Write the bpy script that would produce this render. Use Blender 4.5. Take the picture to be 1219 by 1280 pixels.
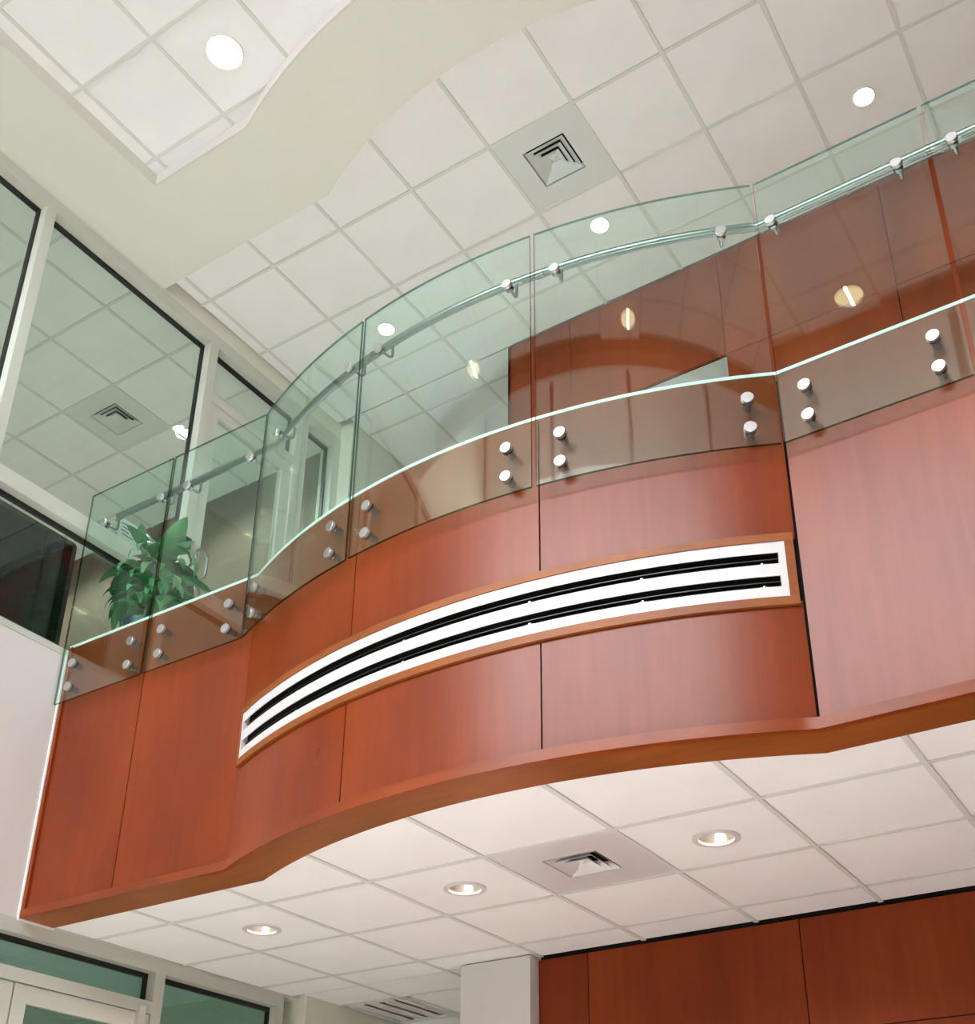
import bpy, bmesh, math, random
from mathutils import Matrix, Vector
random.seed(7)
scene = bpy.context.scene
C = scene.collection
for o in list(bpy.data.objects): bpy.data.objects.remove(o)

# ------------------------------------------------------------------ camera, sky, exposure
H = 1.10                                   # eye height above the ground floor; all z below are relative to the eye
FPX, CX, CY = 1516.23, 638.32, 889.30      # focal length and principal point in pixels of the 1219x1280 frame
cam_d = bpy.data.cameras.new('camera'); cam = bpy.data.objects.new('camera', cam_d); C.objects.link(cam)
right = Vector((0.84506493, 0.53466163, 0.00148693))
down = Vector((-0.23592287, 0.3753831, -0.89634141))
fwd = Vector((-0.47979753, 0.75711589, 0.443362))
m = Matrix((right, -down, -fwd)).transposed().to_4x4(); m.translation = (0, 0, H)
cam.matrix_world = m
cam_d.sensor_fit = 'AUTO'; cam_d.sensor_width = 36.0; cam_d.lens = 36.0 * FPX / 1280
cam_d.shift_x = -(CX - 609.5) / 1280; cam_d.shift_y = (CY - 640) / 1280
cam_d.clip_start = 0.05
scene.camera = cam

world = bpy.data.worlds.new('world'); scene.world = world; world.use_nodes = True
bg = world.node_tree.nodes['Background']
bg.inputs[0].default_value = (0.93, 0.97, 1.0, 1); bg.inputs[1].default_value = 10.0
sun_d = bpy.data.lights.new('sun_offscreen', 'SUN'); sun_d.energy = 20.0; sun_d.angle = math.radians(1.0); sun_d.color = (1.0, 0.98, 0.95)
sun = bpy.data.objects.new('sun_offscreen', sun_d); C.objects.link(sun); sun.location = (0, -20, 30)
sun.rotation_euler = Vector((-0.10, 0.46, -0.88)).to_track_quat('-Z', 'Y').to_euler()   # high sun through the entrance glazing onto the floor
vs = scene.view_settings
vs.view_transform = 'Standard'; vs.look = 'None'; vs.gamma = 1.0; vs.use_curve_mapping = False; vs.exposure = 0.55

# ------------------------------------------------------------------ materials
def new_mat(name):
    mt = bpy.data.materials.new(name); mt.use_nodes = True
    nt = mt.node_tree; nt.nodes.clear()
    out = nt.nodes.new('ShaderNodeOutputMaterial')
    return mt, nt, out
def N(nt, typ, **kw):
    n = nt.nodes.new(typ)
    for k, v in kw.items(): setattr(n, k, v)
    return n
def pbr(name, col, rough=0.5, metal=0.0, spec=0.5, coat=0.0, var=0.0, nscale=(40, 40, 40), bump=0.0, bscale=200.0, coat_rough=0.1):
    mt, nt, out = new_mat(name)
    b = N(nt, 'ShaderNodeBsdfPrincipled'); nt.links.new(b.outputs[0], out.inputs[0])
    b.inputs['Base Color'].default_value = (*col, 1); b.inputs['Roughness'].default_value = rough
    b.inputs['Metallic'].default_value = metal; b.inputs['Specular IOR Level'].default_value = spec
    b.inputs['Coat Weight'].default_value = coat; b.inputs['Coat Roughness'].default_value = coat_rough
    tc = N(nt, 'ShaderNodeTexCoord')
    if var > 0:
        mp = N(nt, 'ShaderNodeMapping'); mp.inputs['Scale'].default_value = nscale
        nt.links.new(tc.outputs['Object'], mp.inputs[0])
        no = N(nt, 'ShaderNodeTexNoise'); no.inputs['Scale'].default_value = 1.0; no.inputs['Detail'].default_value = 4
        nt.links.new(mp.outputs[0], no.inputs[0])
        cr = N(nt, 'ShaderNodeValToRGB')
        cr.color_ramp.elements[0].position = 0.3; cr.color_ramp.elements[1].position = 0.7
        cr.color_ramp.elements[0].color = (*[c * (1 - var) for c in col], 1)
        cr.color_ramp.elements[1].color = (*[min(1, c * (1 + var)) for c in col], 1)
        nt.links.new(no.outputs[0], cr.inputs[0]); nt.links.new(cr.outputs[0], b.inputs['Base Color'])
    if bump > 0:
        n2 = N(nt, 'ShaderNodeTexNoise'); n2.inputs['Scale'].default_value = bscale; n2.inputs['Detail'].default_value = 3
        nt.links.new(tc.outputs['Object'], n2.inputs[0])
        bp = N(nt, 'ShaderNodeBump'); bp.inputs['Strength'].default_value = bump; bp.inputs['Distance'].default_value = 0.002
        nt.links.new(n2.outputs[0], bp.inputs['Height']); nt.links.new(bp.outputs[0], b.inputs['Normal'])
    return mt
def wood(name, dark, light, rough=0.3, coat=0.5, grain=(24, 24, 1.3), rnd=0.10, spec=0.35):
    mt, nt, out = new_mat(name)
    b = N(nt, 'ShaderNodeBsdfPrincipled'); nt.links.new(b.outputs[0], out.inputs[0])
    tc = N(nt, 'ShaderNodeTexCoord'); oi = N(nt, 'ShaderNodeObjectInfo')
    add = N(nt, 'ShaderNodeVectorMath', operation='ADD')
    sc = N(nt, 'ShaderNodeVectorMath', operation='SCALE'); sc.inputs['Scale'].default_value = 7.0
    cmb = N(nt, 'ShaderNodeCombineXYZ')
    for k in range(3): nt.links.new(oi.outputs['Random'], cmb.inputs[k])
    nt.links.new(cmb.outputs[0], sc.inputs[0])
    nt.links.new(tc.outputs['Object'], add.inputs[0]); nt.links.new(sc.outputs[0], add.inputs[1])
    mp = N(nt, 'ShaderNodeMapping'); mp.inputs['Scale'].default_value = grain
    nt.links.new(add.outputs[0], mp.inputs[0])
    n1 = N(nt, 'ShaderNodeTexNoise'); n1.inputs['Scale'].default_value = 1; n1.inputs['Detail'].default_value = 7; n1.inputs['Roughness'].default_value = 0.6; n1.inputs['Distortion'].default_value = 0.4
    nt.links.new(mp.outputs[0], n1.inputs[0])
    mp2 = N(nt, 'ShaderNodeMapping'); mp2.inputs['Scale'].default_value = (2.2, 2.2, 0.9)
    nt.links.new(add.outputs[0], mp2.inputs[0])
    n2 = N(nt, 'ShaderNodeTexNoise'); n2.inputs['Scale'].default_value = 1; n2.inputs['Detail'].default_value = 3
    nt.links.new(mp2.outputs[0], n2.inputs[0])
    mx = N(nt, 'ShaderNodeMath', operation='MULTIPLY_ADD'); mx.inputs[1].default_value = 0.32
    ml = N(nt, 'ShaderNodeMath', operation='MULTIPLY'); ml.inputs[1].default_value = 0.68
    nt.links.new(n2.outputs[0], ml.inputs[0]); nt.links.new(n1.outputs[0], mx.inputs[0]); nt.links.new(ml.outputs[0], mx.inputs[2])
    cr = N(nt, 'ShaderNodeValToRGB')
    cr.color_ramp.elements[0].position = 0.36; cr.color_ramp.elements[1].position = 0.66
    cr.color_ramp.elements[0].color = (*dark, 1); cr.color_ramp.elements[1].color = (*light, 1)
    nt.links.new(mx.outputs[0], cr.inputs[0])
    hsv = N(nt, 'ShaderNodeHueSaturation')
    mr = N(nt, 'ShaderNodeMapRange'); mr.inputs['To Min'].default_value = 1 - rnd; mr.inputs['To Max'].default_value = 1 + rnd
    nt.links.new(oi.outputs['Random'], mr.inputs[0]); nt.links.new(mr.outputs[0], hsv.inputs['Value'])
    nt.links.new(cr.outputs[0], hsv.inputs['Color']); nt.links.new(hsv.outputs[0], b.inputs['Base Color'])
    mr2 = N(nt, 'ShaderNodeMapRange'); mr2.inputs['To Min'].default_value = rough * 0.92; mr2.inputs['To Max'].default_value = rough * 1.12
    nt.links.new(n2.outputs[0], mr2.inputs[0]); nt.links.new(mr2.outputs[0], b.inputs['Roughness'])
    b.inputs['Coat Weight'].default_value = coat; b.inputs['Coat Roughness'].default_value = 0.34; b.inputs['Specular IOR Level'].default_value = spec
    return mt
def glass_mat(name, tint, ior_r0=0.045):
    # clear float glass: tinted transmission plus a Fresnel mirror reflection (Schlick) on each face
    mt, nt, out = new_mat(name)
    tr = N(nt, 'ShaderNodeBsdfTransparent'); tr.inputs[0].default_value = (*tint, 1)
    gl = N(nt, 'ShaderNodeBsdfGlossy'); gl.inputs['Roughness'].default_value = 0.0; gl.inputs[0].default_value = (0.95, 1, 0.98, 1)
    lw = N(nt, 'ShaderNodeLayerWeight'); lw.inputs[0].default_value = 0.5
    pw = N(nt, 'ShaderNodeMath', operation='POWER'); pw.inputs[1].default_value = 5
    ma = N(nt, 'ShaderNodeMath', operation='MULTIPLY_ADD'); ma.inputs[1].default_value = 1 - ior_r0; ma.inputs[2].default_value = ior_r0
    nt.links.new(lw.outputs['Facing'], pw.inputs[0]); nt.links.new(pw.outputs[0], ma.inputs[0])
    mx = N(nt, 'ShaderNodeMixShader')
    nt.links.new(ma.outputs[0], mx.inputs[0]); nt.links.new(tr.outputs[0], mx.inputs[1]); nt.links.new(gl.outputs[0], mx.inputs[2])
    nt.links.new(mx.outputs[0], out.inputs[0])
    return mt
def emis(name, col, st):
    mt, nt, out = new_mat(name)
    e = N(nt, 'ShaderNodeEmission'); e.inputs[0].default_value = (*col, 1); e.inputs[1].default_value = st
    nt.links.new(e.outputs[0], out.inputs[0]); return mt

M = {}
M['tile'] = pbr('acoustic_tile', (0.87, 0.872, 0.875), 0.9, spec=0.1, bump=0.25, bscale=260, var=0.02, nscale=(3, 3, 3))
M['tbar'] = pbr('tbar_paint', (0.68, 0.69, 0.665), 0.55, spec=0.3)
M['bulk'] = pbr('bulkhead_paint', (0.70, 0.70, 0.635), 0.75, spec=0.2, bump=0.08, bscale=400)
M['white'] = pbr('white_wall_paint', (0.66, 0.63, 0.615), 0.75, spec=0.2, bump=0.05, bscale=300)
M['cream'] = pbr('cream_wall_paint', (0.70, 0.70, 0.60), 0.75, spec=0.2)
M['brownwall'] = pbr('brown_wall_paint', (0.14, 0.105, 0.08), 0.7, spec=0.2)
M['floor'] = pbr('stone_floor', (0.80, 0.77, 0.74), 0.35, var=0.05, nscale=(3, 3, 3))
M['paving'] = pbr('paving', (0.26, 0.25, 0.23), 0.9, var=0.1, nscale=(2, 2, 2))
M['carpet'] = pbr('carpet', (0.72, 0.71, 0.67), 0.95, spec=0.1, var=0.1, nscale=(60, 60, 60))
M['cherry'] = wood('cherry_veneer', (0.165, 0.0235, 0.0027), (0.247, 0.0405, 0.0053), rough=.28, coat=0.0, spec=0.33)
M['cherry_back'] = wood('satin_cherry_veneer', (0.165, 0.0235, 0.0027), (0.247, 0.0405, 0.0053), rough=.45, coat=0.0, spec=0.2)
M['cherry_strip'] = wood('cherry_strip_wood', (0.185, 0.031, 0.0045), (0.275, 0.053, 0.0085), rough=.28, coat=0.0, spec=0.33, grain=(3, 30, 30), rnd=0.02)
M['cherry_trim'] = wood('cherry_trim_wood', (0.205, 0.055, 0.010), (0.32, 0.092, 0.017), rough=0.42, coat=0.0, grain=(3, 30, 30), rnd=0.03)
M['black'] = pbr('black_backing', (0.006, 0.006, 0.006), 0.7, spec=0.2)
M['gasket'] = pbr('black_gasket', (0.008, 0.008, 0.009), 0.5)
M['frame'] = pbr('pale_frame_paint', (0.52, 0.54, 0.475), 0.4, spec=0.4)
M['alu'] = pbr('bright_aluminium', (0.80, 0.82, 0.80), 0.3, metal=0.9)
M['steel'] = pbr('brushed_steel', (0.25, 0.26, 0.255), 0.30, metal=1.0, var=0.08, nscale=(900, 900, 20))
M['steel_cap'] = pbr('spun_steel', (0.58, 0.58, 0.575), 0.34, metal=1.0)
M['steel_dark'] = pbr('turned_steel', (0.28, 0.29, 0.28), 0.25, metal=1.0)
M['white_metal'] = pbr('white_enamel', (0.66, 0.64, 0.65), 0.35, spec=0.5)
M['diff_metal'] = pbr('diffuser_paint', (0.66, 0.70, 0.68), 0.45, spec=0.4)
M['cap'] = pbr('white_cap_strip', (0.85, 0.90, 0.88), 0.4)
M['glass'] = glass_mat('balustrade_glass', (0.905, 0.998, 0.968), 0.066)
M['glass_edge'] = glass_mat('glass_edge', (0.14, 0.30, 0.26), 0.05)
M['pane'] = glass_mat('window_glass', (0.90, 0.955, 0.93), 0.05)
M['pane_low'] = glass_mat('tinted_window_glass', (0.72, 0.87, 0.82), 0.05)
M['screen'] = pbr('screen_glass', (0.003, 0.006, 0.006), 0.03, spec=0.22)
M['plastic'] = pbr('black_plastic', (0.012, 0.012, 0.013), 0.35)
M['lamp'] = emis('lamp_glow', (1.0, 0.96, 0.86), 9.0)
M['lamp_gold'] = emis('lamp_diffuser_glow', (1.0, 0.80, 0.46), 3.4)
M['lamp_tube'] = emis('lamp_tube_glow', (1.0, 0.95, 0.82), 22.0)
M['lamp_warm'] = emis('lamp_glow_warm', (1.0, 0.90, 0.74), 9.0)
M['reflector'] = pbr('can_reflector', (0.92, 0.86, 0.74), 0.25, metal=0.55)
M['pot'] = pbr('blue_glazed_pot', (0.010, 0.022, 0.055), 0.3, spec=0.4, var=0.6, nscale=(40, 40, 2))
M['soil'] = pbr('potting_soil', (0.03, 0.02, 0.012), 0.95)
M['stalk'] = pbr('plant_stem', (0.12, 0.18, 0.06), 0.6)
M['leaf'] = wood('leaf_green', (0.020, 0.12, 0.040), (0.095, 0.34, 0.12), rough=.30, coat=0.0, grain=(8, 30, 8), rnd=0.35, spec=0.5)
M['paper'] = pbr('paper', (0.82, 0.84, 0.82), 0.8)
M['ink'] = pbr('ink', (0.05, 0.055, 0.06), 0.8)

# ------------------------------------------------------------------ mesh helpers
class MB:
    def __init__(s): s.v = []; s.f = []; s.m = []
    def add(s, vs, fs, mi=0):
        b = len(s.v); s.v += [tuple(v) for v in vs]
        for f in fs: s.f.append(tuple(b + i for i in f)); s.m.append(mi)
    def box(s, x0, y0, z0, x1, y1, z1, mi=0):
        x0, x1 = sorted((x0, x1)); y0, y1 = sorted((y0, y1)); z0, z1 = sorted((z0, z1))
        s.add([(x0,y0,z0),(x1,y0,z0),(x1,y1,z0),(x0,y1,z0),(x0,y0,z1),(x1,y0,z1),(x1,y1,z1),(x0,y1,z1)],
              [(0,3,2,1),(4,5,6,7),(0,1,5,4),(1,2,6,5),(2,3,7,6),(3,0,4,7)], mi); return s
    def prism(s, poly, z0, z1, mi=0):           # poly counter-clockwise seen from above
        n = len(poly)
        s.add([(x, y, z0) for x, y in poly] + [(x, y, z1) for x, y in poly],
              [tuple(range(n - 1, -1, -1)), tuple(range(n, 2 * n))] + [(i, (i + 1) % n, n + (i + 1) % n, n + i) for i in range(n)], mi); return s
    def slab(s, p_in, p_out, z0, z1, mi=0, edge=None):   # wall between two parallel plan polylines
        n = len(p_in); e = mi if edge is None else edge
        vs = []
        for (a, b) in zip(p_in, p_out): vs += [(a[0], a[1], z0), (b[0], b[1], z0), (b[0], b[1], z1), (a[0], a[1], z1)]
        big, sm = [], []
        for i in range(n - 1):
            k, l = 4 * i, 4 * i + 4
            big += [(k + 1, l + 1, l + 2, k + 2), (l, k, k + 3, l + 3)]
            sm += [(k, l, l + 1, k + 1), (k + 2, l + 2, l + 3, k + 3)]
        sm += [(0, 1, 2, 3), (4 * n - 4 + 3, 4 * n - 4 + 2, 4 * n - 4 + 1, 4 * n - 4)]
        b = len(s.v); s.v += vs
        for f in big: s.f.append(tuple(b + i for i in f)); s.m.append(mi)
        for f in sm: s.f.append(tuple(b + i for i in f)); s.m.append(e)
        return s
    def tube(s, path, r, n=12, mi=0, caps=True):
        P = [Vector(p) for p in path]; rings = []
        up = None
        for i, p in enumerate(P):
            t = (P[min(i + 1, len(P) - 1)] - P[max(i - 1, 0)]).normalized()
            if up is None:
                up = Vector((0, 0, 1)) if abs(t.z) < 0.9 else Vector((1, 0, 0))
            u = (up - t * up.dot(t)).normalized(); w = t.cross(u); up = u
            rr = r[i] if isinstance(r, (list, tuple)) else r
            rings.append([p + u * rr * math.cos(2 * math.pi * k / n) + w * rr * math.sin(2 * math.pi * k / n) for k in range(n)])
        vs = [v for rg in rings for v in rg]; fs = []
        for i in range(len(P) - 1):
            for k in range(n):
                a, b2 = i * n + k, i * n + (k + 1) % n
                fs.append((a, b2, b2 + n, a + n))
        if caps: fs += [tuple(range(n - 1, -1, -1)), tuple(range((len(P) - 1) * n, len(P) * n))]
        s.add(vs, fs, mi); return s
    def lathe(s, prof, n=24, mi=0, axis='z', c=(0, 0, 0)):   # prof: list of (r, h)
        vs = []
        for r, h in prof:
            for k in range(n):
                a = 2 * math.pi * k / n
                vs.append((c[0] + r * math.cos(a), c[1] + r * math.sin(a), c[2] + h))
        fs = []
        for i in range(len(prof) - 1):
            for k in range(n):
                a, b = i * n + k, i * n + (k + 1) % n
                fs.append((a, b, b + n, a + n))
        s.add(vs, fs, mi); return s
    def mesh(s, name, mats, smooth=None):
        me = bpy.data.meshes.new(name); me.from_pydata(s.v, [], s.f)
        for mt in (mats if isinstance(mats, (list, tuple)) else [mats]): me.materials.append(M[mt])
        me.polygons.foreach_set('material_index', s.m)
        bm = bmesh.new(); bm.from_mesh(me); bmesh.ops.recalc_face_normals(bm, faces=bm.faces); bm.to_mesh(me); bm.free()
        if smooth is not None:
            me.polygons.foreach_set('use_smooth', [True] * len(me.polygons))
            me.set_sharp_from_angle(angle=math.radians(smooth))
        me.update(); return me
    def obj(s, name, mats, parent=None, smooth=None, loc=(0, 0, 0)):
        return link(name, s.mesh(name, mats, smooth), parent, loc)
def link(name, data, parent=None, loc=(0, 0, 0)):
    o = bpy.data.objects.new(name, data); C.objects.link(o); o.location = loc
    if parent is not None: o.parent = parent
    return o
def struct(o, label=None):
    o['kind'] = 'structure'
    if label: o['label'] = label
    return o
def thing(name, label, cat, loc=(0, 0, 0), group=None, rotz=0):
    o = bpy.data.objects.new(name, None); C.objects.link(o); o.location = loc; o.rotation_euler = (0, 0, rotz); o.empty_display_size = 0.1
    return tag(o, label, cat, group)
def tag(o, label, cat, group=None):
    o['label'] = label; o['category'] = cat
    if group: o['group'] = group
    return o
def B(*a): return MB().box(*a)

# ------------------------------------------------------------------ main dimensions (metres, z from the eye)
T = 0.6096
ZU, ZB, ZT, ZL = 6.637, 6.524, 6.620, 1.854     # gallery ceiling, bulkhead underside, tray ceiling, lower ceiling
ZG, ZF = -H, 3.44                               # ground floor, gallery floor
XW = -5.512                                     # face of the left wall
YB = 6.0                                        # face of the cherry back wall
XR, YFRONT, YEND = 6.5, -2.9, 9.5
# balcony front in plan: straight, a bowed arc, straight
YF, XA, XB, SAG = 3.87, -4.03, -1.154, 0.318
CXM = (XA + XB) / 2; HALF = (XB - XA) / 2; RAD = (HALF ** 2 + SAG ** 2) / (2 * SAG); YC = YF - SAG + RAD
def arc_end(off):
    r = RAD + off; h = YC - YF + off
    return math.asin(math.sqrt(r * r - h * h) / r)
def arc_pt(th, off): return (CXM + (RAD + off) * math.sin(th), YC - (RAD + off) * math.cos(th))
def th_at(x): return math.asin((x - CXM) / RAD)
def arc(th0, th1, off, n=16): return [arc_pt(th0 + (th1 - th0) * k / n, off) for k in range(n + 1)]
def front_path(off, x0=XW, x1=XR, n=40):
    t = arc_end(off)
    return [(x0, YF - off)] + arc(-t, t, off, n) + [(x1, YF - off)]
def front_slab(off_in, off_out, z0, z1, x0=XW, x1=XR):
    return MB().slab(front_path(off_in, x0, x1), front_path(off_out, x0, x1), z0, z1)
def yfront(x): return YF if (x < XA or x > XB) else YC - math.sqrt(RAD ** 2 - (x - CXM) ** 2)

# ------------------------------------------------------------------ shell
o = struct(B(XW - 6, YFRONT - .2, ZG - .2, XR, YEND, ZG).obj('floor', 'floor'), 'pale stone floor of the ground storey')
# gallery floor slab follows the balcony front
mb = MB(); pth = front_path(-.03)
mb.prism(pth + [(XR, YEND), (XW, YEND)], ZF - .25, ZF)
struct(mb.obj('floor', 'carpet'), 'gallery floor slab behind the balcony front')
# roof slab above all ceilings
struct(B(-40, -60, ZG - .5, 40, YFRONT - .25, ZG - .25).obj('ground', 'paving'), 'paved ground outside the entrance')
ZE = 9.6                                        # unseen entrance bay, raised so the cherry panels mirror the sky
struct(B(XW - .2, .30, ZU + .16, XR + .3, YEND, ZU + .3).obj('ceiling', 'white'), 'roof slab above the suspended ceilings')
struct(B(-10.7, YFRONT - .1, ZU + .16, XW - .16, 6.4, ZU + .3).obj('ceiling', 'white'), 'roof slab above the upper side room')
struct(B(XW - .2, YFRONT - .3, ZE, XR + .3, .46, ZE + .2).obj('ceiling', 'tile'), 'unseen entrance bay ceiling, raised for the daylight')
struct(B(XW - .2, .31, ZU - .1, XR, .46, ZE).obj('wall_bay', 'white'), 'unseen white wall above the beam, closing the raised bay')
struct(B(XR, YFRONT - .3, ZG, XR + .3, YEND, ZE).obj('wall_right', 'white'), 'plain white wall opposite the glazed side rooms')
struct(B(XW - .3, YEND, ZG, XR + .3, YEND + .2, ZU + .2).obj('wall_end', 'cream'), 'cream wall closing the corridors')
# left wall: white band between the storeys, strip above the gallery glazing, return at the corridor
mb = MB()
mb.box(XW - .22, YFRONT, ZL - .01, XW, 6.055, 3.42)
wl = struct(mb.obj('wall_left', 'white'), 'white wall between the lower and upper glazing')
mb = MB(); mb.box(XW, YF - .022, ZL - .012, XW + .009, YF - .0125, 3.46); mb.box(XW, YF - .022, ZL - .016, XW + .012, YF + .21, ZL - .0045); mb.obj('corner_bead', 'tile', wl)
mb = MB(); mb.box(XW - .16, YFRONT, 6.50, XW, 6.055, ZU + .16); mb.box(XW - .16, YFRONT, ZU + .16, XW, .31, ZE); mb.obj('wall_head', 'cream', wl)
mb = MB(); mb.box(XW - .22, 6.055, ZF - .25, -5.39, YEND, ZU + .16); mb.box(XW - .22, 6.055, ZG, -5.41, YEND, ZL + .1)
struct(mb.obj('wall_corridor', 'cream'), 'painted wall running back along the corridor')
mb = MB(); mb.box(XW - .02, 6.045, ZF, -5.385, 6.062, ZU); mb.box(XW - .02, 6.035, ZG, -5.405, 6.062, ZL)
struct(mb.obj('wall_pier', 'cream'), 'narrow cream pier at the end of the glazing')
# back wall core with the door opening on the gallery
mb = MB()
DX0, DX1, DZ = -3.06, -2.10, 5.725
mb.box(-3.80, YB + .025, ZF, DX0, YEND, ZU + .1); mb.box(DX1, YB + .025, ZF, XR, YEND, ZU + .1)
mb.box(DX0, YB + .025, DZ, DX1, YEND, ZU + .1); mb.box(DX0, YB + 1.6, ZF, DX1, YEND, DZ)
mb.box(-3.60, YB + .025, ZG, XR, YEND, ZL + .1)
wb = struct(mb.obj('wall_back', 'white'), 'cherry panelled back wall on both storeys')
def panel(x0, x1, z0, z1, parent, y=YB, th=.022):
    B(x0 + .003, y, z0 + .003, x1 - .003, y + th, z1 - .003).obj('panel', 'cherry_back', parent)
bk = MB(); bk.box(-3.80, YB + .02, DZ, XR, YB + .0249, ZU); bk.box(DX1, YB + .02, ZF, XR, YB + .0249, DZ); bk.box(-3.80, YB + .02, ZF, DX0, YB + .0249, DZ)
bk.box(-3.60, YB + .02, ZG, XR, YB + .0249, ZL + .02); bk.obj('panel_backing', 'black', wb)
UJ = [-3.83, -3.287, -2.105, -0.965, 0.19, 1.35, 2.5, 3.65, 4.8, 6.0]
for a, b in zip(UJ[:-1], UJ[1:]):
    panel(a, b, DZ, ZU - .004, wb)
    if a == -3.287: panel(a, DX0, ZF, DZ, wb)
    else: panel(a, b, ZF, DZ, wb)
B(-3.83, YB + .0, ZF, -3.808, YEND - .01, ZU - .004).obj('panel', 'cherry_back', wb)
LJ = [-3.607, -3.28, -2.022, -0.76, 0.5, 1.76, 3.02, 4.28, 5.54]
for a, b in zip(LJ[:-1], LJ[1:]):
    panel(a, b, 1.253, ZL - .014, wb); panel(a, b, ZG, 1.253, wb)
struct(B(-4.095, 5.915, ZG, -3.612, 6.45, ZL - .001).obj('wall_column', 'white'), 'white pier at the end of the lower cherry wall')
# front wall: unseen, opening inferred from reflections, sill raised to limit the daylight
mb = MB(); mb.box(XW, YFRONT - .2, ZG, XR, YFRONT, 4.6); mb.box(1.0, YFRONT - .2, 4.6, XR, YFRONT, ZE); mb.box(XW, YFRONT - .2, 8.22, 1.0, YFRONT, ZE)
for x in (-5.46, -3.35, -1.2, .95): mb.box(x - .05, YFRONT - .12, 4.6, x + .05, YFRONT, ZE)
for z in (4.65, 6.4, 8.17): mb.box(XW, YFRONT - .12, z - .05, 1.0, YFRONT, z + .05)
struct(mb.obj('wall_front', 'white'), 'entrance front with a high framed opening, sized for the daylight')

# ------------------------------------------------------------------ suspended ceilings
BARW = 0.024
def tile_poly_mesh(poly, z):
    return MB().prism(poly, 0, .016)
def holed_tile(x0, y0, x1, y1, cx, cy, r, n=40):
    mb = MB(); ci, sq = [], []
    for k in range(n):
        a = 2 * math.pi * k / n; dx, dy = math.cos(a), math.sin(a)
        ci.append((cx + r * dx, cy + r * dy))
        ts = []
        if dx > 1e-9: ts.append((x1 - cx) / dx)
        if dx < -1e-9: ts.append((x0 - cx) / dx)
        if dy > 1e-9: ts.append((y1 - cy) / dy)
        if dy < -1e-9: ts.append((y0 - cy) / dy)
        t = min(ts); sq.append([cx + t * dx, cy + t * dy])
    for X, Y in ((x0, y0), (x1, y0), (x1, y1), (x0, y1)):
        k = min(range(n), key=lambda q: (sq[q][0] - X) ** 2 + (sq[q][1] - Y) ** 2); sq[k] = [X, Y]
    for z, flip in ((0, 1), (.016, 0)):
        vs = [(p[0], p[1], z) for p in ci] + [(p[0], p[1], z) for p in sq]
        mb.add(vs, [(k, (k + 1) % n, n + (k + 1) % n, n + k) for k in range(n)])
    vs = [(p[0], p[1], 0) for p in ci] + [(p[0], p[1], .016) for p in ci]
    mb.add(vs, [(k, (k + 1) % n, n + (k + 1) % n, n + k) for k in range(n)])
    return mb
def ceiling(label, z, gx, gy, pitch, i0, i1, r0, r1, clip, holes={}, skip=(), low=None, tile='tile', backing=True, barclip=None):
    """lay-in tiles between T-bars; clip = (xmin, ymin, xmax, ymax); low(x) = lower y bound"""
    cx0, cy0, cx1, cy1 = clip
    mb = MB()
    mb.box(cx0, (cy0 if low is None else cy0 + .62), z + .05, cx1, cy1, z + .07)
    root = struct(mb.obj('ceiling', 'white'), label)
    full = None
    for i in range(i0, i1):
        for r in range(r0, r1):
            if (i, r) in skip: continue
            x0, x1 = gx + i * pitch, gx + (i + 1) * pitch; y0, y1 = gy + r * pitch, gy + (r + 1) * pitch
            X0, X1, Y0, Y1 = max(x0, cx0), min(x1, cx1), max(y0, cy0), min(y1, cy1)
            if X1 - X0 < .01 or Y1 - Y0 < .01: continue
            cxc, cyc = (x0 + x1) / 2, (y0 + y1) / 2
            h = BARW / 2 - .005
            if (i, r) in holes:
                hx, hy, hr = holes[(i, r)]
                holed_tile(x0 + h, y0 + h, x1 - h, y1 - h, hx, hy, hr).obj('ceiling_tile', tile, root, loc=(0, 0, z + .007)); continue
            if low is not None and any(low(X0 + (X1 - X0) * k / 8) > Y0 for k in range(9)):
                n = 12; bot = [(X0 + (X1 - X0) * k / n) for k in range(n + 1)]
                pts = [(x, max(Y0, min(low(x), Y1 - .001))) for x in bot]
                if all(p[1] >= Y1 - .002 for p in pts): continue
                MB().prism(pts + [(X1, Y1), (X0, Y1)], 0, .016).obj('ceiling_tile', tile, root, loc=(0, 0, z + .007)); continue
            if (X0, X1, Y0, Y1) == (x0, x1, y0, y1):
                if full is None: full = MB().box(-pitch/2 + h, -pitch/2 + h, 0, pitch/2 - h, pitch/2 - h, .016).mesh('ceiling_tile', tile)
                link('ceiling_tile', full, root, (cxc, cyc, z + .007))
            else:
                B(X0 + h, Y0 + h, 0, X1 - h, Y1 - h, .016).obj('ceiling_tile', tile, root, loc=(0, 0, z + .007))
    for i in range(i0, i1 + 1):
        x = gx + i * pitch
        if not cx0 - .001 < x < cx1 + .001: continue
        y0 = max(cy0, gy + r0 * pitch); y1 = min(cy1, gy + r1 * pitch)
        if low is not None: y0 = max(y0, low(x))
        mb = MB(); mb.box(x - BARW/2, y0, z, x + BARW/2, y1, z + .006); mb.box(x - .002, y0, z + .006, x + .002, y1, z + .04)
        mb.obj('grid_bar', 'tbar', root)
    for r in range(r0, r1 + 1):
        y = gy + r * pitch
        if not cy0 - .001 < y < cy1 + .001: continue
        if low is not None and y < 4.0: continue
        for i in range(i0, i1):                      # cross bars between the main runners
            x0, x1 = max(gx + i * pitch + BARW/2, cx0), min(gx + (i + 1) * pitch - BARW/2, cx1)
            if x1 - x0 < .02: continue
            B(x0, y - BARW/2, z + .0005, x1, y + BARW/2, z + .006).obj('grid_bar', 'tbar', root)
    return root
GUX, GUY = -4.806, 4.428
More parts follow.
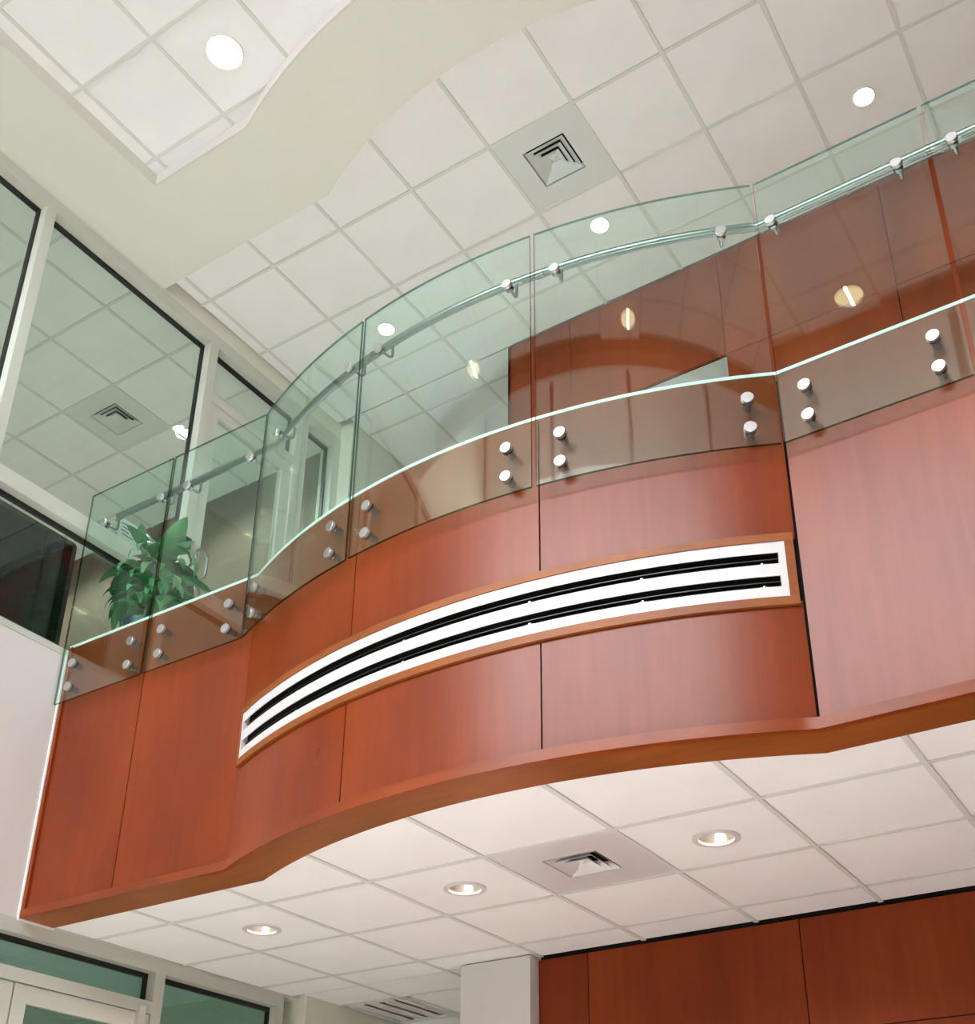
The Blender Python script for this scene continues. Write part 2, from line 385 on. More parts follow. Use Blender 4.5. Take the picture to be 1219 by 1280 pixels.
def cell(gx, gy, p, i, r, fx=.5, fy=.5): return (gx + (i + fx) * p, gy + (r + fy) * p)
UL = [(0, 1), (3, 1), (6, 1)]
RU = .062
cu = ceiling('white lay-in tile ceiling over the gallery', ZU, GUX, GUY, T, -2, 11, -2, 3, (XW, 3.62, 1.9, YB),
             holes={c: (*cell(GUX, GUY, T, *c), RU) for c in UL}, skip={(3, 0)})
ceiling('white lay-in tile ceiling of the gallery corridor', ZU, GUX, GUY, T, -2, 2, 2, 6, (-5.39, YB, -3.83, 8.5))
TP, TX, TY = 0.592, -4.222, 2.749
TL = {(0, 0): (-3.922, 3.040), (0, -4): (-3.92, .80), (4, -4): (-1.44, .766)}
ct = ceiling('raised tray of white lay-in tiles over the hall', ZT, TX, TY, TP, -2, 10, -4, 2, (-4.98, .62, 1.6, 3.61),
             holes={k: (*v, .105) for k, v in TL.items() if k[0] < 9})
GLX, GLY, LP = -2.06 * 1.0926, 4.002 * 1.0926, T * 1.0926
LL = [(-4, 0), (-2, 0), (0, 0)]
cl = ceiling('white lay-in tile ceiling under the balcony', ZL, GLX, GLY, LP, -5, 7, -2, 3, (XW, 3.4, 2.2, YB - .001),
             holes={c: (*cell(GLX, GLY, LP, *c, .5, .51), .082) for c in LL}, skip={(-1, 0)}, low=lambda x: yfront(x) + .1)
ceiling('white lay-in tile ceiling of the lower corridor', ZL, GLX, GLY, LP, -5, -2, 2, 7, (-5.41, YB, -3.62, 8.5), skip={(-5, 3)})
struct(B(2.2, 3.97, ZL, XR, YB, ZL + .03).obj('ceiling', 'tile'), 'plain end of the ceiling under the balcony')
struct(B(1.9, 3.62, ZU, XR, YB, ZU + .03).obj('ceiling', 'tile'), 'plain end of the gallery ceiling')
struct(B(1.6, .62, ZT, XR, 3.61, ZT + .03).obj('ceiling', 'tile'), 'plain end of the tray ceiling')
# wood clad beam at the far edge of the tray (seen mirrored in the balustrade)
struct(B(-4.93, .40, ZB - .02, XR, .56, ZU).obj('trim_2', 'cherry'), 'cherry clad beam across the hall ceiling')
# side room ceiling
SX, SY = -10.04 * T, 6.66 * T
cs = ceiling('grey-white lay-in tile ceiling of the glazed side room', ZU, SX, SY, T, -8, 2, -6, 4, (-10.5, .62, XW - .17, 6.22), skip={(-2, 1)})
# bulkhead ring
BR, BCX, BCY = 3.07, -2.649, 6.844
def barc(r, y, n=40):
    t = math.acos((BCY - y) / r); return [(BCX + r * math.sin(-t + 2 * t * k / n), BCY - r * math.cos(-t + 2 * t * k / n)) for k in range(n + 1)]
outer = [(XW + .0005, 4.095)] + barc(BR, 4.090) + [(XR, 4.095)]
inner = [(-4.91, 3.442)] + barc(BR + .635, 3.438) + [(XR, 3.442)]
n = len(outer)
mb2 = MB().slab(outer, inner, ZB, ZU + .15)
bm1 = MB()
vs = [(x, y, ZB) for x, y in outer] + [(x, y, ZB) for x, y in inner]
struct(mb2.obj('trim_1', 'bulk', smooth=30), 'pale green plaster bulkhead sweeping in a curve under the ceiling')
tr1 = bpy.data.objects['trim_1']
MB().prism([(XW + .0005, .30), (-4.91, .30), (-4.91, 3.442), (XW + .0005, 4.095)], ZB, ZU + .15).obj('bulkhead_side', 'bulk', tr1)
# white edge bead round the tray
mb = MB().slab(inner, [(x + (.012 if k == 0 else 0), y - .012) for k, (x, y) in enumerate(inner)], ZB - .0, ZT + .006)
mb.obj('tray_bead', 'white', tr1, smooth=30)

# ------------------------------------------------------------------ balcony front (cherry panels, trim, soffit board)
mb = front_slab(-.06, -.021, ZL + .02, 3.465)
wf = struct(mb.obj('wall_balcony', 'black', smooth=30), 'bowed cherry panelled balcony front')
TE = arc_end(0) ; J2, J3 = th_at(-3.122), th_at(-2.130)
V0, V1 = 2.368, 2.688
Z0, Z1 = 1.896, 3.478
g = .0035
def flat_panel(x0, x1, z0, z1): B(x0 + g, YF, z0, x1 - g, YF + .02, z1).obj('panel', 'cherry', wf)
flat_panel(XW + .035, -4.822, Z0, Z1); flat_panel(-4.822, XA + g, Z0, Z1)
flat_panel(XB + .004, .02, Z0, Z1); flat_panel(.02, 1.2, Z0, Z1); flat_panel(1.2, 2.4, Z0, Z1)
flat_panel(2.4, 3.6, Z0, Z1); flat_panel(3.6, 4.8, Z0, Z1); flat_panel(4.8, XR, Z0, Z1)
ga = g / RAD
for t0, t1 in ((-TE, J2), (J2, J3), (J3, TE)):
    for z0, z1 in ((Z0, V0 + .02), (V1 - .02, Z1)):
        MB().slab(arc(t0 + (ga if t0 != -TE else 0), t1 - ga, -.02), arc(t0 + (ga if t0 != -TE else 0), t1 - ga, 0), z0, z1).obj('panel', 'cherry', wf, smooth=30)
front_slab(-.02, .014, ZL - .004, Z0).obj('bottom_trim', 'cherry_strip', wf, smooth=30)
front_slab(-.205, -.0195, ZL - .004, ZL + .018).obj('soffit_board', 'cherry_trim', wf, smooth=30)
B(XW + .001, YF - .012, ZL + .03, XW + .034, YF + .02, Z1).obj('edge_trim', 'cherry', wf)
front_slab(-.065, .004, 3.478, 3.494).obj('cap_strip', 'cap', wf, smooth=30)

# ------------------------------------------------------------------ curved two-slot air diffuser in the balcony front
vt = thing('slot_diffuser', 'long curved white two-slot air diffuser in a wood frame on the balcony front', 'air vent', (CXM, YF - SAG, V0))
def vt_obj(name, t0, t1, o0, o1, z0, z1, mat, n=32):
    mb = MB().slab(arc(t0, t1, o0, n), arc(t0, t1, o1, n), z0, z1)
    mb.v = [(x - CXM, y - (YF - SAG), z - V0) for x, y, z in mb.v]
    return mb.obj(name, mat, vt, smooth=30)
tv0, tv1 = -TE + .006, TE - .004
a3 = .034 / RAD
vt_obj('frame_rail', tv0, tv1, -.02, .016, V1 - .034, V1, 'cherry_trim'); vt_obj('frame_rail', tv0, tv1, -.02, .016, V0, V0 + .036, 'cherry_trim')
vt_obj('frame_stile', tv0, tv0 + a3 * .35, -.02, .016, V0 + .036, V1 - .034, 'cherry_trim', 2)
vt_obj('frame_stile', tv1 - a3, tv1, -.02, .016, V0 + .036, V1 - .034, 'cherry_trim', 2)
w0, w1 = V0 + .036, V1 - .034; wh = w1 - w0
f = [0, .19, .385, .60, .80, 1.0]
s0, s1 = tv0 + a3 * .35, tv1 - a3
ae = .026 / RAD
for a, b in ((f[0], f[1]), (f[2], f[3]), (f[4], f[5])):
    vt_obj('blade', s0 + ae * .5, s1 - ae, .006, .010, w0 + wh * a, w0 + wh * b, 'white_metal')
vt_obj('end_plate', s0, s0 + ae * .5, -.02, .011, w0, w1, 'white_metal', 2); vt_obj('end_plate', s1 - ae, s1, -.02, .011, w0, w1, 'white_metal', 2)
vt_obj('dark_plenum', s0, s1, -.0205, -.0195, w0, w1, 'black')
for fz in (f[1] + .085, f[3] + .083):
    vt_obj('slot_vane', s0 + ae, s1 - ae, -.016, -.006, w0 + wh * (fz + .03), w0 + wh * (fz + .045), 'plastic')
    for px in (-3.5, -2.80, -2.18, -1.72, -1.28):
        t = th_at(px)
        for d in (-.011, 0, .011):
            vt_obj('slot_clip', t + d / RAD - .0012, t + d / RAD + .0012, -.015, -.004, w0 + wh * (fz - .085), w0 + wh * (fz - (.045 if d else .02)), 'alu', 2)

# ------------------------------------------------------------------ glass balustrade
GI, GO, GB, GT = .048, .060, 3.083, 4.532
tg = arc_end(.054)
PANES = []   # (kind, a, b, standoff positions)
def glass_panel(kind, a, b, label):
    if kind == 'flat': pin, pout = [(a, YF - GI), (b, YF - GI)], [(a, YF - GO), (b, YF - GO)]; mid = ((a + b) / 2, YF - GI)
    else: pin, pout = arc(a, b, GI, 24), arc(a, b, GO, 24); mid = arc_pt((a + b) / 2, GI)
    root = thing('glass_panel', label, 'glass panel', (mid[0], mid[1], GB), 'glass panels of the balcony balustrade')
    mb = MB().slab(pin, pout, GB, GT, 0, 1)
    mb.v = [(x - mid[0], y - mid[1], z - GB) for x, y, z in mb.v]
    mb.obj('pane', ['glass', 'glass_edge'], root, smooth=30)
    inset = .112
    if kind == 'flat': ends = [((a + inset, YF), (0, -1)), ((b - inset, YF), (0, -1))]
    else:
        ends = []
        for t in (a + inset / RAD, b - inset / RAD): ends.append((arc_pt(t, 0), (math.sin(t), -math.cos(t))))
    for (px, py), (nx, ny) in ends:
        for z in (3.165, 3.315):
            s = MB().lathe([(0, -.002), (.017, -.002), (.017, GI - .004), (.024, GI - .004), (.024, GI)], 20).obj('standoff', 'steel_dark', root, smooth=40)
            s.location = (px - mid[0], py - mid[1], z - GB)
            s.rotation_euler = Vector((nx, ny, 0)).to_track_quat('Z', 'Y').to_euler()
            c = MB().lathe([(.0255, 0), (.0265, .002), (.0265, .016), (.0245, .018), (0, .0182)], 24).obj('standoff_cap', 'steel_cap', s, smooth=40)
            c.location = (0, 0, GO)
    return root
gp = .008
X1, X2 = -4.775, CXM - (RAD + .054) * math.sin(tg)
glass_panel('flat', -5.487, X1 - gp, 'flat glass balustrade panel touching the white wall, plant behind it')
glass_panel('flat', X1 + gp, X2 - .004, 'flat glass balustrade panel between the wall-side panel and the bowed front')
gth = .010 / RAD
glass_panel('arc', -tg + .002, J2 - gth, 'curved glass balustrade panel on the white wall end of the bowed front')
glass_panel('arc', J2 + gth, J3 - gth, 'curved glass balustrade panel in the middle of the bowed front')
glass_panel('arc', J3 + gth, tg - .002, 'curved glass balustrade panel above the straight end of the slot diffuser')
X3 = CXM + (RAD + .054) * math.sin(tg)
glass_panel('flat', X3 + .006, -.405, 'first flat glass balustrade panel past the bowed front, away from the white wall')
glass_panel('flat', -.385, .36, 'second flat glass balustrade panel past the bowed front, away from the white wall')

# ------------------------------------------------------------------ handrail with brackets
RO, RZ = -.035, 4.372
hr = thing('handrail', 'round steel handrail following the glass balustrade on curved brackets', 'handrail', (-5.33, YF - RO, RZ))
def rel(mb, c): mb.v = [(x - c[0], y - c[1], z - c[2]) for x, y, z in mb.v]; return mb
hc = (-5.33, YF - RO, RZ)
pth = [(x, y, RZ) for x, y in front_path(RO, -5.33, .35, 56)]
# densify straight runs
p2 = [pth[0], (-4.7, YF - RO, RZ)] + pth[1:-1] + [(-.5, YF - RO, RZ), pth[-1]]
rel(MB().tube(p2, .0205, 16), hc).obj('rail_tube', 'steel', hr, smooth=40)
def bracket(px, py, nx, ny):
    # disc outside the glass, arm through it, hooking up under the rail
    z = 4.262
    s = MB().lathe([(.0235, 0), (.0245, .002), (.0245, .016), (.0225, .018), (0, .0182)], 24)
    b = s.obj('bracket_cap', 'steel_cap', hr, smooth=40)
    b.location = (px + nx * GO - hc[0], py + ny * GO - hc[1], z - hc[2]); b.rotation_euler = Vector((nx, ny, 0)).to_track_quat('Z', 'Y').to_euler()
    i = MB().lathe([(0, 0), (.02, 0), (.02, .014), (0, .014)], 20).obj('bracket_washer', 'steel_dark', hr, smooth=40)
    i.location = (px + nx * (GI - .014) - hc[0], py + ny * (GI - .014) - hc[1], z - hc[2]); i.rotation_euler = b.rotation_euler
    pts = []
    d0 = GI - .01; d1 = RO; rr = .03
    pts.append((d0, z)); pts.append((d1 + rr, z))
    for k in range(1, 7):
        a = math.pi / 2 * k / 6; pts.append((d1 + rr - rr * math.sin(a), z + rr - rr * math.cos(a)))
    pts.append((d1, RZ - .016))
    mb = MB().tube([(px + nx * d, py + ny * d, zz) for d, zz in pts], .0072, 10)
    rel(mb, hc).obj('bracket_arm', 'steel', hr, smooth=40)
    mb = MB().box(-.03, -.009, -.004, .03, .009, .001)
    sd = mb.obj('bracket_saddle', 'steel', hr); sd.location = (px + nx * d1 - hc[0], py + ny * d1 - hc[1], RZ - .0195 - hc[2]); sd.rotation_euler = (0, 0, math.atan2(nx, -ny))
for x in (-5.318, -4.835, -4.62, -4.13): bracket(x, YF, 0, -1)
for x in (-3.84, -3.20, -2.995, -2.25, -2.02, -1.305):
    t = th_at(x); p = arc_pt(t, 0); bracket(p[0], p[1], math.sin(t), -math.cos(t))
for x in (-1.075, -.525, -.30, .25): bracket(x, YF, 0, -1)
for t, off in ((J2, RO), (J3, RO)):
    p = arc_pt(t, off)
    rel(MB().tube([(*arc_pt(t - .006, off), RZ), (*arc_pt(t + .006, off), RZ)], .0217, 16), hc).obj('rail_sleeve', 'steel_dark', hr, smooth=40)
for x in (-4.775, -.395):
    rel(MB().tube([(x - .02, YF - RO, RZ), (x + .02, YF - RO, RZ)], .0217, 16), hc).obj('rail_sleeve', 'steel_dark', hr, smooth=40)

# ------------------------------------------------------------------ recessed downlights
def downlight(x, y, z, r, label, group, lampmat, inner=1.0, depth=.05, power=0.0, col=(1, .93, .8), hole=True, cone=150, name='downlight'):
    root = thing(name, label, 'ceiling light', (x, y, z), group)
    fl = r + (.006 if inner == 1.0 else .024)
    MB().lathe([(r - .002, .014), (r - .002, -.001), (fl * .5 + r * .5, -.005), (fl, -.001), (fl, .007)], 32).obj('trim_ring', 'white_metal', root, smooth=40)
    rl = r * inner
    MB().lathe([(r - .002, .012), (max(rl, .001) + .001, depth)], 32).obj('reflector', 'reflector', root, smooth=40)
    MB().lathe([(0, depth - .001), (rl, depth)], 32).obj('lamp_disc', lampmat, root)
    if lampmat == 'lamp_gold': B(-.011, -rl * .93, depth - .012, .011, rl * .93, depth - .003).obj('lamp_tube', 'lamp_tube', root)
    if power > 0:
        ld = bpy.data.lights.new('lamp', 'SPOT'); ld.energy = power; ld.color = col; ld.spot_size = math.radians(cone); ld.spot_blend = .6; ld.shadow_soft_size = r * .8
        lo = bpy.data.objects.new('lamp_light', ld); C.objects.link(lo); lo.parent = root; lo.location = (0, 0, -.012)
    return root
UW = ['over the white wall end of the bowed front', 'above the middle of the bowed balcony front', 'over the straight gallery beyond the bowed front']
for c, w in zip(UL, UW):
    x, y = cell(GUX, GUY, T, *c)
    downlight(x, y, ZU, RU, 'small round gallery downlight ' + w, 'gallery ceiling downlights', 'lamp', 1.0, .012, 620, (1, .98, .96), cone=44)
for k, v in TL.items():
    lab = {(0, 0): 'large round downlight in the raised tray ceiling next to the tray corner', (0, -4): 'round tray downlight by the cherry beam, nearer the left wall',
           (4, -4): 'round tray downlight by the cherry beam, farther from the left wall'}[k]
    downlight(*v, ZT, .105, lab, 'tray ceiling downlights', 'lamp_gold', 1.0, .016, name='downlight' if k == (0, 0) else 'downlight_offscreen')
LW = ['near the lower glazed doors', 'beside the air diffuser, on the glazed door side', 'beside the air diffuser, away from the glazed doors']
for c, w in zip(LL, LW):
    x, y = cell(GLX, GLY, LP, *c, .5, .51)
    downlight(x, y, ZL, .082, 'recessed can downlight under the balcony ' + w, 'downlights under the balcony', 'lamp_warm', .62, .06, 52, (1, .73, .60))
downlight(-6.691, 5.408, ZU, .075, 'round downlight in the side room ceiling beside its air diffuser', 'side room downlights', 'lamp_warm', 1.0, .006, 150, (1, .96, .90), hole=False)
downlight(-8.584, 5.48, ZU, .085, 'round downlight deep in the side room above the dark screen', 'side room downlights', 'lamp_warm', 1.0, .006, 150, (1, .96, .90), hole=False)

# ------------------------------------------------------------------ square four-way ceiling diffusers
def ceiling_diffuser(cx, cy, z, size, half, label, mat='diff_metal', white='diff_metal'):
    root = thing('ceiling_diffuser', label, 'air vent', (cx, cy, z), 'square ceiling diffusers')
    h = size / 2
    mb = MB()
    # face plate with a square opening and a sloping collar
    o_ = [(-h, -h), (h, -h), (h, h), (-h, h)]; i_ = [(-half, -half), (half, -half), (half, half), (-half, half)]
    vs = [(x, y, .004) for x, y in o_] + [(x, y, .004) for x, y in i_] + [(x * .93, y * .93, .045) for x, y in i_]
    mb.add(vs, [(k, (k + 1) % 4, 4 + (k + 1) % 4, 4 + k) for k in range(4)] + [(4 + k, 4 + (k + 1) % 4, 8 + (k + 1) % 4, 8 + k) for k in range(4)])
    mb.obj('face_plate', mat, root)
    q = half * .93
    B(-q, -q, .044, q, q, .048).obj('dark_neck', 'black', root)
    for k, (ro, ri) in enumerate(((.92, .67), (.68, .43), (.44, .19))):
        zo, zi = .004 - .001 * k, .032
        ring = []
        for rr, zz in ((ro, zo), (ri, zi), (ri - .03, zi), (ro - .03, zo + .0)):
            ring.append([(sx * rr * half, sy * rr * half, zz) for sx, sy in ((-1, -1), (1, -1), (1, 1), (-1, 1))])
        mb = MB(); vs = [p for rg in ring[:2] for p in rg] + [(x, y, zz + .003) for x, y, zz in ring[0]] + [(x, y, zz + .003) for x, y, zz in ring[1]]
        mb.add(vs, [(a, (a + 1) % 4, 4 + (a + 1) % 4, 4 + a) for a in range(4)] + [(8 + a, 8 + (a + 1) % 4, 12 + (a + 1) % 4, 12 + a) for a in range(4)] + [(a, (a + 1) % 4, 8 + (a + 1) % 4, 8 + a) for a in range(4)])
        mb.obj('louvre', white, root)
    mb = MB(); w = .20 * half
    mb.add([(-w, -w, .03), (w, -w, .03), (w, w, .03), (-w, w, .03), (0, 0, .004)], [(0, 1, 4), (1, 2, 4), (2, 3, 4), (3, 0, 4)])
    mb.obj('center_cone', white, root)
    return root
x, y = cell(GUX, GUY, T, 3, 0); ceiling_diffuser(x, y, ZU, T - .02, .15, 'square air diffuser in the gallery ceiling by the curved bulkhead')
x, y = cell(GLX, GLY, LP, -1, 0); ceiling_diffuser(x, y, ZL, LP - .02, .14, 'square air diffuser in the ceiling under the balcony', 'white_metal', 'white_metal')
ceiling_diffuser(SX - 1.5 * T, SY + 1.5 * T, ZU, T - .02, .15, 'square air diffuser in the side room ceiling behind the left glazing')
# return air grille in the lower corridor
x0, y0 = cell(GLX, GLY, LP, -5, 3, 0, 0); x0 = -5.40; x1 = x0 + LP - .09; y1 = y0 + LP
gr = thing('return_grille', 'white louvred return air grille in the lower corridor ceiling', 'air vent', ((x0 + x1) / 2, (y0 + y1) / 2, ZL))
wx, wy = (x1 - x0) / 2 - .012, LP / 2 - .012
mb = MB(); mb.box(-wx, -wy, 0, -wx + .03, wy, .012); mb.box(wx - .03, -wy, 0, wx, wy, .012); mb.box(-wx, -wy, 0, wx, -wy + .03, .012); mb.box(-wx, wy - .03, 0, wx, wy, .012)
mb.obj('grille_frame', 'diff_metal', gr)
B(-wx, -wy, .03, wx, wy, .034).obj('grille_back', 'diff_metal', gr)
for k in range(4):
    xa = -wx + .03 + (2 * wx - .06) * k / 4; xb = xa + (2 * wx - .06) / 4
    mb = MB(); mb.add([(xa + .001, -wy + .03, .011), (xb - .005, -wy + .03, .004), (xb - .005, wy - .03, .004), (xa + .001, wy - .03, .011)], [(0, 1, 2, 3)])
    mb.obj('louvre', 'white_metal', gr)

# ------------------------------------------------------------------ glazing of the left wall, upper storey
FX = XW + .004; FD = XW - .10; GXP = XW - .075     # frame front, frame back, glass plane
def bar(parent, name, y0, y1, z0, z1, x0=FD, x1=FX, mat='frame'): return B(x0, y0, z0, x1, y1, z1).obj(name, mat, parent)
def pane(parent, y0, y1, z0, z1, mat='pane', gk=.016):
    p = B(GXP - .008, y0, z0, GXP, y1, z1).obj('pane', mat, parent)
    mb = MB(); x0, x1 = GXP - .014, GXP + .014
    mb.box(x0, y0, z0, x1, y0 + gk, z1); mb.box(x0, y1 - gk, z0, x1, y1, z1); mb.box(x0, y0 + gk, z1 - gk * 1.6, x1, y1 - gk, z1); mb.box(x0, y0 + gk, z0, x1, y1 - gk, z0 + gk)
    mb.obj('gasket', 'gasket', p)
w1_ = struct(bar(None, 'window_1', YFRONT, 6.05, 6.395, 6.50), 'tall storefront glazing of the upper side room')
bar(w1_, 'sill_rail', YFRONT, 4.575, 3.42, 3.462)
ML = [(-2.70, -2.63), (-1.25, -1.18), (.20, .27), (1.65, 1.72), (3.105, 3.175), (4.565, 4.645)]
for a, b in ML: bar(w1_, 'mullion', a, b, 3.42, 6.395)
for (a, b), (c, d) in zip(ML[:-1], ML[1:]):
    bar(w1_, 'middle_rail', b, c, 4.275, 4.385)
    pane(w1_, b, c, 4.385, 6.395); pane(w1_, b, c, 3.462, 4.275)
bar(w1_, 'mullion', 5.525, 5.655, 3.42, 6.395); bar(w1_, 'mullion', 5.965, 6.05, 3.42, 6.395)
pane(w1_, 5.655, 5.965, 3.462, 6.395); bar(w1_, 'sill_rail', 5.655, 5.965, 3.42, 3.462)
pane(w1_, 4.645, 5.525, 5.985, 6.395)
bar(w1_, 'transom_bar', 4.645, 5.525, 5.905, 5.985)
d1_ = struct(bar(None, 'door_1', 4.652, 5.518, 5.815, 5.900, XW - .06, XW - .008), 'glazed door to the upper side room')
bar(d1_, 'stile', 4.652, 4.735, 3.46, 5.815, XW - .06, XW - .008); bar(d1_, 'stile', 5.425, 5.518, 3.46, 5.815, XW - .06, XW - .008)
bar(d1_, 'bottom_rail', 4.735, 5.425, 3.46, 3.66, XW - .06, XW - .008)
B(XW - .04, 4.735, 3.66, XW - .032, 5.425, 5.815).obj('pane', 'pane', d1_)
pts = []
for k in range(13):
    a = math.pi * (1 - k / 12); pts.append((XW + .045, 4.715 + .05 * math.cos(a), 4.585 + .05 * math.sin(a)))
MB().tube([(XW - .01, 4.665, 4.50), (XW + .045, 4.665, 4.52)] + pts + [(XW + .045, 4.765, 4.50), (XW + .04, 4.765, 4.46), (XW - .02, 4.765, 4.44)], .010, 10).obj('door_pull', 'steel', d1_, smooth=50)
tag(B(FX, 4.575, 4.60, FX + .022, 4.625, 4.68).obj('card_reader', 'plastic'), 'small dark card reader on the frame by the upper glazed door', 'card reader')
sg = thing('paper_sign', 'white paper notice stuck inside the glass behind the plant', 'sign', (GXP - .0095, 4.19, 4.455))
B(0, -.08, 0, .001, .08, .15).obj('paper_sheet', 'paper', sg)
for k in range(4):
    B(.001, -.055 + .012 * (k % 2), .11 - k * .026, .0016, .05 - .02 * (k % 3), .118 - k * .026).obj('print_line', 'ink', sg)
# lower storey glazing
w2_ = struct(bar(None, 'window_2', YFRONT, 5.93, 1.772, ZL - .004), 'storefront glazing of the lower side room')
bar(w2_, 'mullion', 4.830, 4.905, ZG, 1.772); bar(w2_, 'mullion', 5.872, 5.93, ZG, 1.772); bar(w2_, 'mullion', 2.92, 2.99, ZG, 1.772)
pane(w2_, 4.905, 5.872, ZG + .1, 1.772, 'pane_low'); bar(w2_, 'sill_rail', 4.905, 5.872, ZG, ZG + .1)
pane(w2_, 2.99, 4.83, 1.600, 1.772, 'pane_low'); bar(w2_, 'transom_bar', 2.99, 4.83, 1.530, 1.600)
for k in range(4):
    a, b = 2.92 - 1.45 * (k + 1) + .07, 2.92 - 1.45 * k
    if k: bar(w2_, 'mullion', b, b + .07, ZG, 1.772)
    pane(w2_, a, b, ZG + .1, 1.772, 'pane_low'); bar(w2_, 'sill_rail', a, b, ZG, ZG + .1)
for n_, (a, b) in enumerate(((3.915, 4.825), (2.995, 3.905))):
    d = struct(bar(None, 'door_%d' % (n_ + 2), a, b, 1.43, 1.525, XW - .06, XW - .004), ('right' if n_ == 0 else 'left') + ' leaf of the lower glazed double door')
    bar(d, 'stile', a, a + .085, ZG, 1.43, XW - .06, XW - .004); bar(d, 'stile', b - .085, b, ZG, 1.43, XW - .06, XW - .004)
    bar(d, 'bottom_rail', a + .085, b - .085, ZG, ZG + .2, XW - .06, XW - .004)
    B(XW - .035, a + .085, ZG + .2, XW - .027, b - .085, 1.43).obj('pane', 'pane_low', d)
    B(XW - .004, b - .10 if n_ == 0 else a + .04, 1.44, XW + .03, b - .055 if n_ == 0 else a + .085, 1.56).obj('hinge_block', 'alu', d)

# ------------------------------------------------------------------ side rooms behind the glazing
struct(B(-10.6, YFRONT, ZF - .25, XW - .22, 6.3, ZF).obj('floor', 'carpet'), 'floor of the upper side room')
struct(B(-10.6, 6.22, ZF, XW - .17, 6.4, ZU + .16).obj('wall_side_room_back', 'brownwall'), 'brown wall at the back of the upper side room')
struct(B(-10.6, YFRONT - .1, ZF, XW - .17, YFRONT, ZU + .16).obj('wall_side_room_front', 'cream'), 'wall of the upper side room towards the entrance')
struct(B(-10.6, YFRONT, ZF, -10.5, 6.3, ZU + .16).obj('wall_side_room_far', 'cream'), 'far wall of the upper side room')
struct(B(-10.5, YFRONT, ZU, XW - .17, .60, ZU + .03).obj('ceiling', 'tile'), 'plain end of the side room ceiling')
struct(B(-9.2, YFRONT, 2.0, XW - .23, 6.3, 2.2).obj('ceiling', 'tile'), 'ceiling of the lower side room')
struct(B(-9.2, YFRONT - .1, ZG, XW - .1, YFRONT, 2.2).obj('wall_lower_front', 'cream'), 'wall of the lower side room towards the entrance')
struct(B(-9.4, YFRONT, ZG, -9.2, 6.4, 2.2).obj('wall_lower_far', 'cream'), 'far wall of the lower side room')
struct(B(-9.2, 6.2, ZG, XW - .23, 6.4, 2.2).obj('wall_lower_back', 'cream'), 'back wall of the lower side room')

# flat screen on a stand in the side room
tv = thing('flat_screen', 'big black flat screen on a stand behind the upper glazing', 'television', (-6.34, 3.62, ZF))
def rbox(y0, y1, z0, z1, x0, x1, r=.03, n=5):
    pts = []
    for cy_, cz_, a0 in ((y1 - r, z1 - r, 0), (y0 + r, z1 - r, 90), (y0 + r, z0 + r, 180), (y1 - r, z0 + r, 270)):
        for k in range(n + 1):
            a = math.radians(a0 + 90 * k / n); pts.append((cy_ + r * math.cos(a), cz_ + r * math.sin(a)))
    mb = MB(); n_ = len(pts)
    mb.add([(x0, p[0], p[1]) for p in pts] + [(x1, p[0], p[1]) for p in pts], [tuple(range(n_)), tuple(range(n_, 2 * n_))] + [(k, (k + 1) % n_, n_ + (k + 1) % n_, n_ + k) for k in range(n_)])
    return mb
rbox(-.72, .72, .50, 1.33, -.035, .025).obj('bezel', 'plastic', tv)
B(.025, -.685, .535, .0265, .685, 1.295).obj('screen', 'screen', tv)
B(-.03, -.05, .02, .03, .05, .52).obj('stand_post', 'plastic', tv); B(-.22, -.40, 0, .22, .40, .02).obj('stand_base', 'plastic', tv)

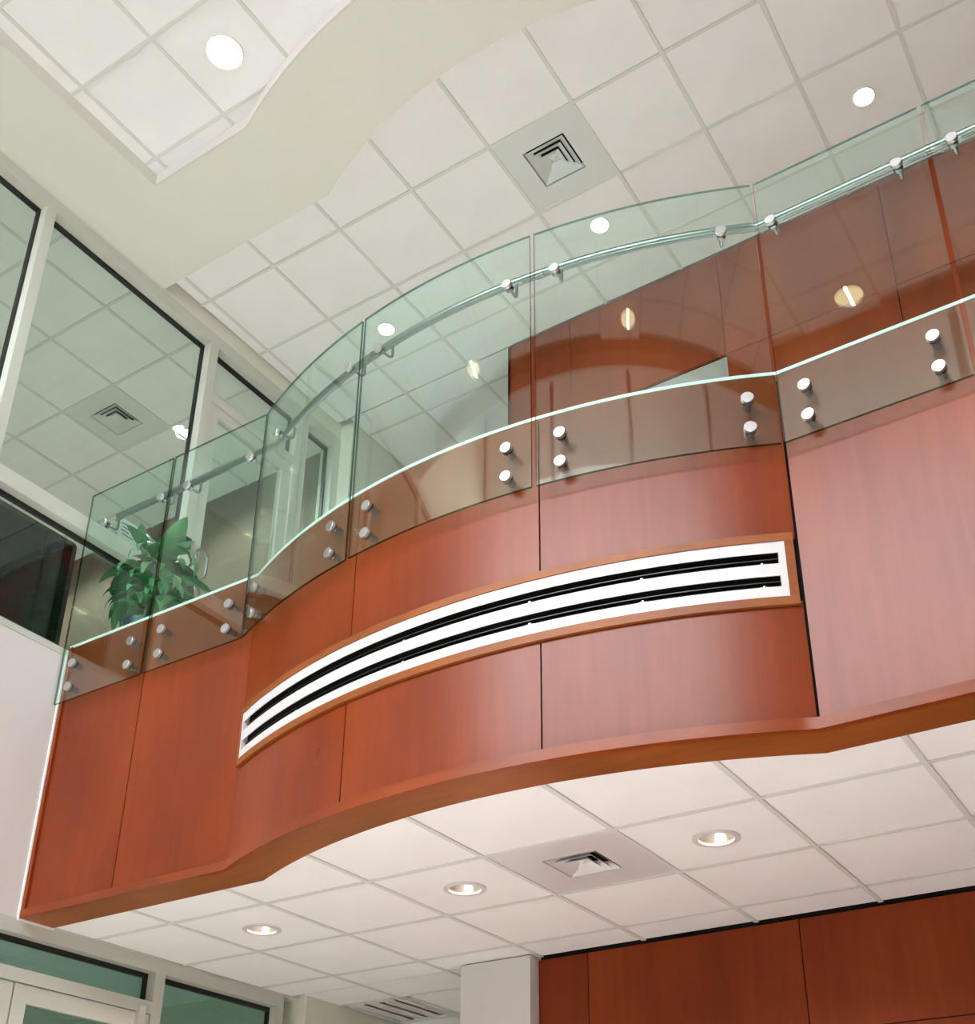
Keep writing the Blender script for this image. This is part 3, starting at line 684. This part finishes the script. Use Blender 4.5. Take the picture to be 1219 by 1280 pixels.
# ------------------------------------------------------------------ potted plant on the gallery
PX, PY = -5.17, 4.085
pl = thing('potted_plant', 'leafy green potted plant behind the glass by the left wall', 'plant', (PX, PY, ZF))
MB().lathe([(0, 0), (.085, 0), (.095, .02), (.116, .16), (.122, .175), (.122, .20), (.110, .20), (.106, .18)], 28).obj('pot', 'pot', pl, smooth=40)
MB().lathe([(0, .182), (.108, .18)], 20).obj('soil', 'soil', pl)
stems = []
for k in range(5):
    a = 2 * math.pi * k / 5 + .4; r0 = .03; lean = .07 + .04 * (k % 3)
    top = (math.cos(a) * lean, math.sin(a) * lean * .6, .62 + .07 * ((k * 2) % 5) / 4 + (.12 if k == 2 else 0))
    base_ = (math.cos(a) * r0, math.sin(a) * r0, .17)
    mid_ = tuple((base_[i] + top[i]) / 2 + (.012 if i < 2 else 0) for i in range(3))
    MB().tube([base_, mid_, top], [.011, .009, .006], 8).obj('stem', 'stalk', pl, smooth=60); stems.append((base_, top))
def leaf_mesh(L, W, droop, name):
    mb = MB(); n = 12; vs = []
    for k in range(n + 1):
        t = k / n
        w = W * (math.sin(math.pi * min(1, t * .93 + .07)) ** .75) * (1 - .25 * t) if 0 < k < n else (.004 if k == 0 else .001)
        ang = droop[0] - (droop[0] - droop[1]) * t
        if k == 0: px, pz = 0, 0
        else: px += L / n * math.cos(ang); pz += L / n * math.sin(ang)
        fold = .35 * w
        wav = .08 * w * math.sin(t * 9)
        vs += [(px, -w, pz + fold + wav), (px, 0, pz), (px, w, pz + fold - wav)]
    fs = []
    for k in range(n):
        a = 3 * k; fs += [(a, a + 3, a + 4, a + 1), (a + 1, a + 4, a + 5, a + 2)]
    mb.add(vs, fs); return mb.mesh(name, 'leaf', 80)
LM = [leaf_mesh(.40, .036, (1.15, -1.45), 'leaf'), leaf_mesh(.46, .038, (1.0, -1.6), 'leaf'), leaf_mesh(.30, .044, (1.35, .55), 'leaf'),
      leaf_mesh(.36, .032, (.55, -1.65), 'leaf'), leaf_mesh(.42, .040, (.8, -1.1), 'leaf')]
rng = random.Random(5)
for q in range(115):
    b_, t_ = stems[q % 5]; u = .22 + .78 * ((q // 5) / 22.0)
    p = tuple(b_[i] + (t_[i] - b_[i]) * u for i in range(3))
    az = q * 2.399 + rng.uniform(-.35, .35)
    kind = 2 if u > .94 else rng.choice([0, 1, 1, 3, 4])
    s = rng.uniform(.85, 1.12)
    dx, dy = math.cos(az), math.sin(az)
    if dy < -.45: s *= .62                    # room towards the glass
    elif dx < -.55: s *= .82                  # room towards the wall
    lf = link('leaf', LM[kind], pl, p)
    lf.rotation_euler = (rng.uniform(-.25, .25), rng.uniform(-.2, .2), az); lf.scale = (s, s * 1.5, s)

# ------------------------------------------------------------------ lift everything from eye height to the ground floor
for o in list(C.objects):
    if o.parent is None and o is not cam: o.location.z += H
